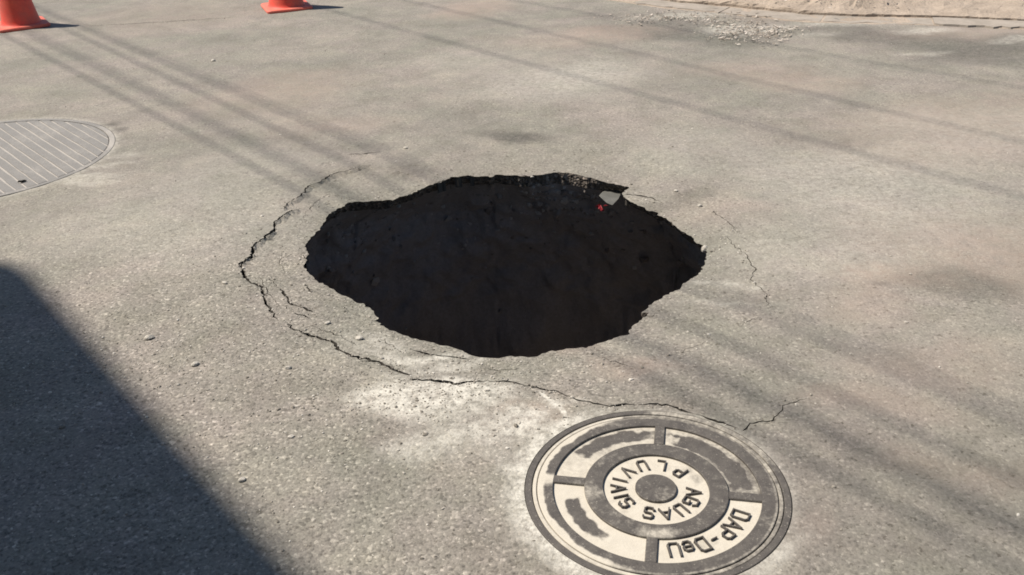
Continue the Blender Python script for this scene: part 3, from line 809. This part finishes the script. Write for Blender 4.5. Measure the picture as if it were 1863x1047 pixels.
# ------------------------------------------------------------------ kerb and sandy pavement, far right
KPX = [(1100,-14),(1180,-2),(1237,7),(1328,13),(1400,21),(1463,27.5),(1549,31.5),(1656,32.5),(1774,36.5),(1863,41)]
KL = gpl(KPX)
d0 = KL[1] - KL[0]; d1 = KL[-1] - KL[-3]
KS = None
KL = np.vstack([KL[0] - d0 / np.hypot(*d0) * 40, KL[0] - d0 / np.hypot(*d0) * 6, KL, KL[-1] + d1 / np.hypot(*d1) * 4, KL[-1] + d1 / np.hypot(*d1) * 40])
def build_pavement():
    L_ = densify(KL, .05, .006, False, 12)
    mid = (L_[:, 0] > -8) & (L_[:, 0] < 12)
    L_ = np.vstack([KL[:1], L_[mid], KL[-1:]])
    t = np.gradient(L_, axis=0); t /= np.hypot(*t.T)[:, None]
    nr = np.c_[-t[:, 1], t[:, 0]]
    offs = [0, 0, .012, .05, .1, .17, .25, .35, .47, .6, .8, 1.1, 1.5, 2.0, 3.0, 6, 40]
    V = []; Fc = []; n = len(L_)
    heapc = gp(1505, 6); heap2 = gp(1400, 2)
    for j, o in enumerate(offs):
        P = L_ + nr * o
        if j >= 2: P = P + (rng.uniform(-.012, .012, P.shape) if o < 3 else 0)
        z = np.full(n, .022)
        if j == 0: z = np.full(n, -.05)
        if j >= 2:
            z = z + (fbm(P[:, 0] * 5, P[:, 1] * 5, 4) - .4) * .05 * min(1, o * 6) + (vnoise(P[:, 0] * 22, P[:, 1] * 22, 6) - .5) * .016
            z = z + .10 * np.exp(-(((P[:, 0] - heapc[0]) / .42) ** 2 + ((P[:, 1] - heapc[1]) / .32) ** 2)) * (.6 + .8 * vnoise(P[:, 0] * 11, P[:, 1] * 11, 16))
            z = z + .06 * np.exp(-(((P[:, 0] - heap2[0]) / .4) ** 2 + ((P[:, 1] - heap2[1]) / .3) ** 2)) * (.6 + .8 * vnoise(P[:, 0] * 11, P[:, 1] * 11, 18))
        for p, zz in zip(P, z): V.append((*p, zz))
    for j in range(len(offs) - 1):
        for i in range(n - 1): Fc.append((j * n + i, j * n + i + 1, (j + 1) * n + i + 1, (j + 1) * n + i))
    kind(mesh_obj('pavement', V, Fc, M_SAND), 'structure')
    # kerb: flat gutter slabs along the pavement, each a piece of its own
    kb = mesh_obj('kerb', *kerb_bed(L_, nr), M_SAND); kind(kb, 'structure')
    for _ in range(60): L_[1:-1] = .5 * L_[1:-1] + .25 * (L_[:-2] + L_[2:]) if True else L_[1:-1]
    s = np.r_[0, np.cumsum(np.hypot(*np.diff(L_, axis=0).T))]
    x0 = np.interp(1.3, L_[:, 0], s); x1 = np.interp(9.0, L_[:, 0], s)
    g = np.random.default_rng(8); pos = x0; k = 0
    while pos < x1:
        ln = .78; a = np.linspace(pos + .006, pos + ln - .006, 14)
        C = np.c_[np.interp(a, s, L_[:, 0]), np.interp(a, s, L_[:, 1])]
        tt = np.gradient(C, axis=0); tt /= np.hypot(*tt.T)[:, None]; nn = np.c_[tt[:, 1], -tt[:, 0]]
        V = []; Fc = []
        wid = .235 + g.uniform(-.02, .02); z0 = (.012 if C[0, 0] > 3.0 else .005) + g.uniform(-.003, .003)
        for j, f in enumerate((0, .02, .3, .6, .85, 1.0, 1.02)):
            w = .016 + f * wid + (g.normal(0, .014, 14) if f > .8 else 0) * (1 if f != 1.02 else 0)
            if f == 1.0: we = w
            if f == 1.02: w = we + .006
            P = C + nn * (w[:, None] if hasattr(w, '__len__') else w)
            z = z0 + (fbm(P[:, 0] * 9, P[:, 1] * 9, 5) - .5) * .012
            if f in (0, 1.02): z = np.full(14, -.03)
            for p, zz in zip(P, z): V.append((*p, zz))
        for j in range(6):
            for i in range(13): Fc.append((j * 14 + i, (j + 1) * 14 + i, (j + 1) * 14 + i + 1, j * 14 + i + 1))
        for i in (0, 13): Fc.append([j * 14 + i for j in range(7)])
        mesh_obj('kerb_stone', V, Fc, M_CONC, kb)
        pos += ln; k += 1
def kerb_bed(L_, nr):
    V = []; n = len(L_)
    for o, z in ((.0, .004), (-.25, .003), (-.27, -.02)):
        for p in L_ + nr * o: V.append((*p, z))
    return V, [(j * n + i, (j + 1) * n + i, (j + 1) * n + i + 1, j * n + i + 1) for j in range(2) for i in range(n - 1)]
build_pavement()

# ------------------------------------------------------------------ the building to the left whose shadow falls across the corner
def shadow_caster():
    h = 10.0
    k = h / L.z; off = np.array([L.x * k, L.y * k])
    e0 = gp(34, 468) + off; e1 = gp(430, 905) + off
    d = (e1 - e0) / np.hypot(*(e1 - e0)); nrm = np.array([d[1], -d[0]])
    if nrm[0] > 0: nrm = -nrm
    far = e0.copy(); near = e0 + d * 11
    side = np.array([-1.0, -.10]); side /= np.hypot(*side)
    t = empty('building', (*(far + d * 4 + nrm * 3), 0))
    tag(t, 'plain rendered building outside the left edge whose roof throws the dark shadow', 'building')
    t_l = np.array(t.location[:2])
    cor = [far + d * .05 + side * .0, near, near + nrm * 7, far + nrm * 2.0 + side * 5.5]
    # rounded far corner
    a = far + d * .24; b = far + side * .24
    arc = []
    for s in np.linspace(0, 1, 7): arc.append((1 - s) ** 2 * a + 2 * s * (1 - s) * far + s * s * b)
    poly = [near, near + nrm * 7, far + side * 7] + arc[::-1]
    def prism(name, poly, z0, z1, mat, par):
        V = [(*(p - t_l), z0) for p in poly] + [(*(p - t_l), z1) for p in poly]; n = len(poly)
        Fc = [list(range(n))[::-1], list(range(n, 2 * n))] + [(i, (i + 1) % n, (i + 1) % n + n, i + n) for i in range(n)]
        o = mesh_obj(name, V, Fc, mat, par)
        bm = bmesh.new(); bm.from_mesh(o.data); bmesh.ops.recalc_face_normals(bm, faces=bm.faces); bm.to_mesh(o.data); bm.free()
        return o
    prism('roof', poly, h - .22, h, M_ROOF, t)
    ins = .7
    w = [far + d * ins + nrm * ins, near - d * ins + nrm * ins, near - d * ins + nrm * 6.4, far + d * ins + nrm * 6.4]
    prism('wall', w, 0, h - .222, M_WALL, t)
    for i, s in enumerate((1.6, 4.2, 6.8)):
        for z in (1.1, 4.4):
            if i == 1 and z < 2: 
                p = w[0] + d * s; prism('door', [p - nrm * .04, p + d * 1.0 - nrm * .04, p + d * 1.0 + nrm * .02, p + nrm * .02], 0, 2.1, M_DOOR, t); continue
            p = w[0] + d * s; prism('window', [p - nrm * .03, p + d * 1.2 - nrm * .03, p + d * 1.2 + nrm * .02, p + nrm * .02], z, z + 1.2, M_GLASS, t)
shadow_caster()
M_CABLE = mat_simple('black_cable', (0.02, 0.02, 0.02), (0.04, 0.04, 0.04), 9, 0.6)
M_POLE = mat_simple('concrete_pole', (0.30, 0.29, 0.27), (0.38, 0.36, 0.34), 5, 0.95)
def tube(bm, a, b, r0, r1, n=10):
    d = (b - a).normalized(); u_ = d.orthogonal().normalized(); v_ = d.cross(u_)
    ra = [bm.verts.new(a + (u_ * math.cos(t) + v_ * math.sin(t)) * r0) for t in np.linspace(0, 2 * math.pi, n, endpoint=False)]
    rb = [bm.verts.new(b + (u_ * math.cos(t) + v_ * math.sin(t)) * r1) for t in np.linspace(0, 2 * math.pi, n, endpoint=False)]
    for i in range(n): bm.faces.new((ra[i], ra[(i + 1) % n], rb[(i + 1) % n], rb[i]))
    bm.faces.new(ra[::-1]); bm.faces.new(rb)
def cables():
    axis = np.array([math.cos(R(-48.8)), math.sin(R(-48.8))]); nn = np.array([-axis[1], axis[0]])
    ends = {-1: [], 1: []}
    for (p, q, h, dia, lb) in CABLES:
        k = h / L.z; off = np.array([L.x * k, L.y * k])
        a, b = gp(*p) + off, gp(*q) + off
        d = (b - a) / np.hypot(*(b - a)); m = (a + b) / 2
        pts = []
        for s_ in (-1, 1):
            t_ = (s_ * 17 - m @ axis) / (d @ axis); e = m + d * t_
            pts.append(Vector((*e, h))); ends[s_].append((e, h, dia))
        bm = bmesh.new(); c = pts[0]
        tube(bm, Vector((0, 0, 0)), pts[1] - c, dia / 2, dia / 2, 8)
        o = bm_obj('overhead_cable', bm, M_CABLE); o.location = c
        tag(o, 'black overhead ' + lb, 'cable', 'overhead cables above the road')
    for s_ in (-1, 1):
        E_ = ends[s_]; lat = [e @ nn for e, h, dd in E_]; pc = axis * s_ * 17.12
        c = pc + nn * float(np.mean(lat))
        t = empty('utility_pole', (*c, 0))
        tag(t, 'concrete utility pole carrying the cables, ' + ('beyond the far left' if s_ < 0 else 'behind the camera on the right'), 'utility pole', 'utility poles along the road')
        bm = bmesh.new(); tube(bm, Vector((0, 0, -.3)), Vector((0, 0, 10)), .16, .10, 16); bm_obj('shaft', bm, M_POLE, t)
        for lo, hi in ((6, 7.5), (8, 9.5)):
            sub = [(e, h, dd) for e, h, dd in E_ if lo < h < hi]
            l0 = min(e @ nn for e, h, dd in sub) - .1; l1 = max(e @ nn for e, h, dd in sub) + .1
            z = min(h for e, h, dd in sub) - .16; cl = c @ nn
            l0 = min(l0, cl); l1 = max(l1, cl)
            bm = bmesh.new(); v0 = nn * (l0 - cl); v1 = nn * (l1 - cl)
            tube(bm, Vector((*v0, z)), Vector((*v1, z)), .05, .05, 6); bm_obj('crossarm', bm, M_POLE, t)
            for e, h, dd in sub:
                bm = bmesh.new(); q = e - c; tube(bm, Vector((*q, z)), Vector((*q, h)), .03, .02, 8); bm_obj('insulator', bm, M_POLE, t)
cables()

# ------------------------------------------------------------------ things in and round the hole
def slab(name, px, z, th, label, cat, mat):
    P = gpl(px, z); c = P.mean(0); n = len(P)
    bm = bmesh.new()
    vt = [bm.verts.new((*(p - c), random.uniform(-.003, .003))) for p in P]
    vb = [bm.verts.new((*((p - c) * .88 + np.array([.03, .13])), -th + random.uniform(-.006, .006))) for p in P]
    bm.faces.new(vt); bm.faces.new(vb[::-1])
    for i in range(n): bm.faces.new((vt[i], vb[i], vb[(i + 1) % n], vt[(i + 1) % n]))
    bmesh.ops.recalc_face_normals(bm, faces=bm.faces)
    bmesh.ops.bevel(bm, geom=list(bm.edges), offset=.003, segments=1, affect='EDGES')
    o = bm_obj(name, bm, mat); o.location = (*c, z)
    return tag(o, label, cat)
slab('concrete_chunk', [(1088.7,356),(1098,352.5),(1110,352),(1122,353),(1129,356.5),(1126,362),(1114.5,373.5),(1103,369.7)], -.075, .022,
     'grey flat broken slab jutting from the far right wall of the hole', 'slab', M_GREY)
# red crumpled scrap
bm = bmesh.new()
g = np.random.default_rng(5)
for k in range(5):
    a = g.uniform(0, 6.28); p = Vector((.012 * math.cos(a), .012 * math.sin(a), 0)) + Vector(g.normal(0, .008, 3))
    pts = [bm.verts.new(p + Vector(g.normal(0, .012, 3))) for _ in range(5)]
    for i in range(1, 4): bm.faces.new((pts[0], pts[i], pts[i + 1]))
bmesh.ops.solidify(bm, geom=list(bm.faces), thickness=.002)
o = bm_obj('plastic_scrap', bm, M_RED); p = gp(1094, 378, -.11); o.location = (*p, -.11); o.scale = (1.1, 1.1, .7)
tag(o, 'small crumpled red scrap below the grey slab inside the hole', 'scrap')

STONES = [  # px, py, length m, label
 (272,617,.036,'pale angular stone alone on the asphalt, just right of the big shadow edge'),
 (355,665,.030,'pale flat stone lying down-right of the lone stone near the shadow edge'),
 (525,671,.024,'pale stone below the lower left crack, outside the cracked ring'),
 (653,610,.030,'pale stone inside the cracked ring, lower left of the hole'),
 (595,583,.024,'narrow pale stone inside the cracked ring between inner crack and hole'),
 (409,515,.024,'pale stone just left of the main crack where it turns'),
 (441,875,.024,'thin pale chip near the bottom of the large shadow edge'),
 (1274,372,.026,'white pebble above the right end of the hole'),
 (1230,345,.022,'white pebble beyond the upper right rim of the hole'),
 (738,271,.024,'white pebble beyond the far rim, left of the oil stain'),
 (388,112,.036,'pale chip on the asphalt streaked by cable shadows below the farther cone'),
 (968,315,.022,'white pebble perched on the far rim of the hole'),
]
for i, (px, py, ln, lb) in enumerate(STONES):
    p = gp(px, py); bm = stone_mesh(ln / 2, ln * .36, ln * .26, 200 + i)
    o = bm_obj('loose_stone', bm, M_PALE); o.location = (*p, road_z(p) + ln * .17); o.rotation_euler = (0, 0, random.uniform(-.5, .8))
    tag(o, lb, 'stone', 'loose pale stones on the asphalt')
p = gp(1277, 452, -.03); o = bm_obj('loose_stone', stone_mesh(.016, .014, .018, 333), M_PALE); o.location = (*(p + np.array([.012, .0])), -.035)
tag(o, 'pale stone stuck in the right tip of the hole edge', 'stone', 'loose pale stones on the asphalt')
# black stick on the slotted cover
p0, p1 = gp(33, 334), gp(49, 331.5); q = (p0 + p1) / 2; dd = p1 - p0
bm = bmesh.new(); ln = np.hypot(*dd); rs = []
for k in range(7):
    s = k / 6 - .5; r_ = .006 * (1 - .5 * abs(s * 2) ** 3)
    rs.append([bm.verts.new((s * ln, r_ * math.cos(a) + .003 * math.sin(k * 1.7), r_ * math.sin(a))) for a in np.linspace(0, 2 * math.pi, 8, endpoint=False)])
for a, b in zip(rs[:-1], rs[1:]):
    for i in range(8): bm.faces.new((a[i], a[(i + 1) % 8], b[(i + 1) % 8], b[i]))
bm.faces.new(rs[0]); bm.faces.new(rs[-1][::-1])
bmesh.ops.recalc_face_normals(bm, faces=bm.faces)
o = bm_obj('stick', bm, M_TWIG); o.location = (*q, .008); o.rotation_euler = (0, 0, math.atan2(dd[1], dd[0]))
tag(o, 'short black stick lying on the slotted drain cover', 'stick')

# ------------------------------------------------------------------ loose gravel, rubble in the wall, dry litter
def scatter(name, P3, sizes, mat, seed, flat=.6):
    """many small stones, joined"""
    g = np.random.default_rng(seed)
    bm = bmesh.new(); bmesh.ops.create_icosphere(bm, subdivisions=1, radius=1)
    base = np.array([v.co[:] for v in bm.verts]); tri = np.array([[v.index for v in f.verts] for f in bm.faces]); bm.free()
    n = len(P3); k = len(base)
    B_ = base[None] * g.uniform(.65, 1.25, (n, k, 1))
    sc = np.c_[g.uniform(.7, 1.3, n), g.uniform(.6, 1.0, n), g.uniform(.35, .8, n) * flat / .6]
    B_ = B_ * sc[:, None] * sizes[:, None, None]
    a = g.uniform(0, 6.28, n); ca, sa = np.cos(a)[:, None], np.sin(a)[:, None]
    X = B_[..., 0] * ca - B_[..., 1] * sa; Y = B_[..., 0] * sa + B_[..., 1] * ca
    V = np.stack([X, Y, B_[..., 2]], -1) + P3[:, None]
    T = (tri[None] + (np.arange(n) * k)[:, None, None]).reshape(-1, 3)
    me = bpy.data.meshes.new(name)
    me.from_pydata(V.reshape(-1, 3).tolist(), [], T.tolist()); me.materials.append(mat)
    o = bpy.data.objects.new(name, me); COL.objects.link(o)
    return kind(o, 'stuff')
def ok_road(P, mar=.01):
    return ~inside(P, HOLE) & (seg_dist(P, HOLE, True)[0] > mar) & (np.hypot(*(P - MAN_C).T) > MAN_R + mar) & (np.hypot(*(P - GRT_C).T) > GRT_R + mar)
g = np.random.default_rng(11)
P = np.vstack([np.c_[g.normal(-.9, .7, 2600), g.normal(2.5, .55, 2600)], np.c_[g.uniform(-3, 3, 1500), g.uniform(1.4, 8, 1500)],
               np.c_[g.normal(-.3, .3, 900), g.normal(2.45, .14, 900)], np.c_[g.normal(-1.15, .3, 500), g.normal(2.75, .12, 500)]])
cr = []
for px, wd in CRACKS:
    c_ = densify(gpl(px), .02, 0, False, 1); k_ = g.integers(0, len(c_), int(len(c_) * 2.2)); cr.append(c_[k_] + g.normal(0, .016, (len(k_), 2)))
hk = g.integers(0, len(HOLE), 700); hv = HOLE[hk] - HC
cr.append(HOLE[hk] + hv / np.hypot(*hv.T)[:, None] * np.abs(g.normal(.012, .05, 700))[:, None])
P = np.vstack([P] + cr)
P = P[ok_road(P)]
zz = np.array([road_z(p) for p in P])
sz = np.clip(g.lognormal(math.log(.0026), .38, len(P)), .0013, .0085)
tag(scatter('gravel', np.c_[P, zz + sz * .2], sz, M_GRAVEL, 3), 'fine loose gravel and chips scattered over the asphalt near the hole', 'gravel')
# stones bedded in the soil all round the far wall, thicker at the far right
dv = HOLE - HC; deg = np.degrees(np.arctan2(dv[:, 1], dv[:, 0])) % 360
sel = np.where((deg > 5) & (deg < 175))[0]; selr = np.where((deg > 58) & (deg < 84))[0]
nr_ = 520
ii = np.r_[g.choice(sel, nr_), g.choice(selr, 260)]
zt_ = np.r_[g.gamma(1.6, .16, nr_), g.gamma(1.5, .045, 260)]
kk = np.clip(np.searchsorted(WZ, zt_), 1, len(WZ) - 1)
sz = np.clip(g.lognormal(math.log(.009), .55, len(ii)), .004, .034)
P3 = WALL[kk, ii] + np.c_[WU[ii] * (sz * .25)[:, None], g.uniform(-.01, .01, len(ii))]
P3[:, 2] = np.minimum(P3[:, 2], -.03 - sz)
tag(scatter('rubble', P3, sz, M_RUBBLE, 9, .9), 'stones and clods bedded in the far soil wall of the hole', 'rubble')
# dry litter: curled flakes and straws in two drifts near the kerb
def litter():
    g = np.random.default_rng(21); V = []; Fc = []
    def flake(p, ln, wd, a, lift):
        n = len(V); d = np.array([math.cos(a), math.sin(a)]); s = np.array([-d[1], d[0]])
        for k in range(4):
            f = k / 3 - .5; w = wd * (1 - (2 * f) ** 2 * .7)
            z = .007 + lift * (f + .5) ** 2 + g.uniform(0, .003)
            for e in (-1, 1): V.append((*(p + d * f * ln + s * e * w / 2), z + (.002 if e > 0 else 0)))
        for k in range(3): Fc.append((n + 2 * k, n + 2 * k + 1, n + 2 * k + 3, n + 2 * k + 2))
    cl = [((1240, 33), 48, 4, 170), ((1190, 36), 42, 4, 70), ((1150, 38), 25, 4, 30), ((1370, 58), 38, 9, 300), ((1345, 52), 30, 10, 150), ((1405, 66), 25, 6, 80), ((1320, 70), 25, 4, 50), ((1300, 43), 20, 4, 40), ((1440, 55), 25, 4, 40), ((1540, 10), 55, 7, 130), ((1420, 8), 50, 5, 110)]
    for (cx, cy), sx, sy, n in cl:
        for _ in range(int(n * .9)):
            x, y = g.normal(cx, sx * .9), g.normal(cy, sy * 1.15)
            p = gp(x, y); zb = len(V)
            flake(p, *((g.uniform(.02, .05), g.uniform(.006, .014)) if g.random() < .35 else (g.uniform(.006, .02), g.uniform(.004, .010))), g.uniform(0, 6.28), g.uniform(0, .008))
            if cy < 15:
                for q in range(zb, len(V)): V[q] = (V[q][0], V[q][1], V[q][2] + .08)
    o = mesh_obj('dry_litter', V, Fc, M_LITTER)
    o.modifiers.new('thickness', 'SOLIDIFY').thickness = .0015
    kind(o, 'stuff'); tag(o, 'pale dry leaves and straw drifted along the road edge below the pavement', 'litter')
litter()
print('tris', sum(len(o.data.polygons) for o in bpy.data.objects if o.type == 'MESH'))
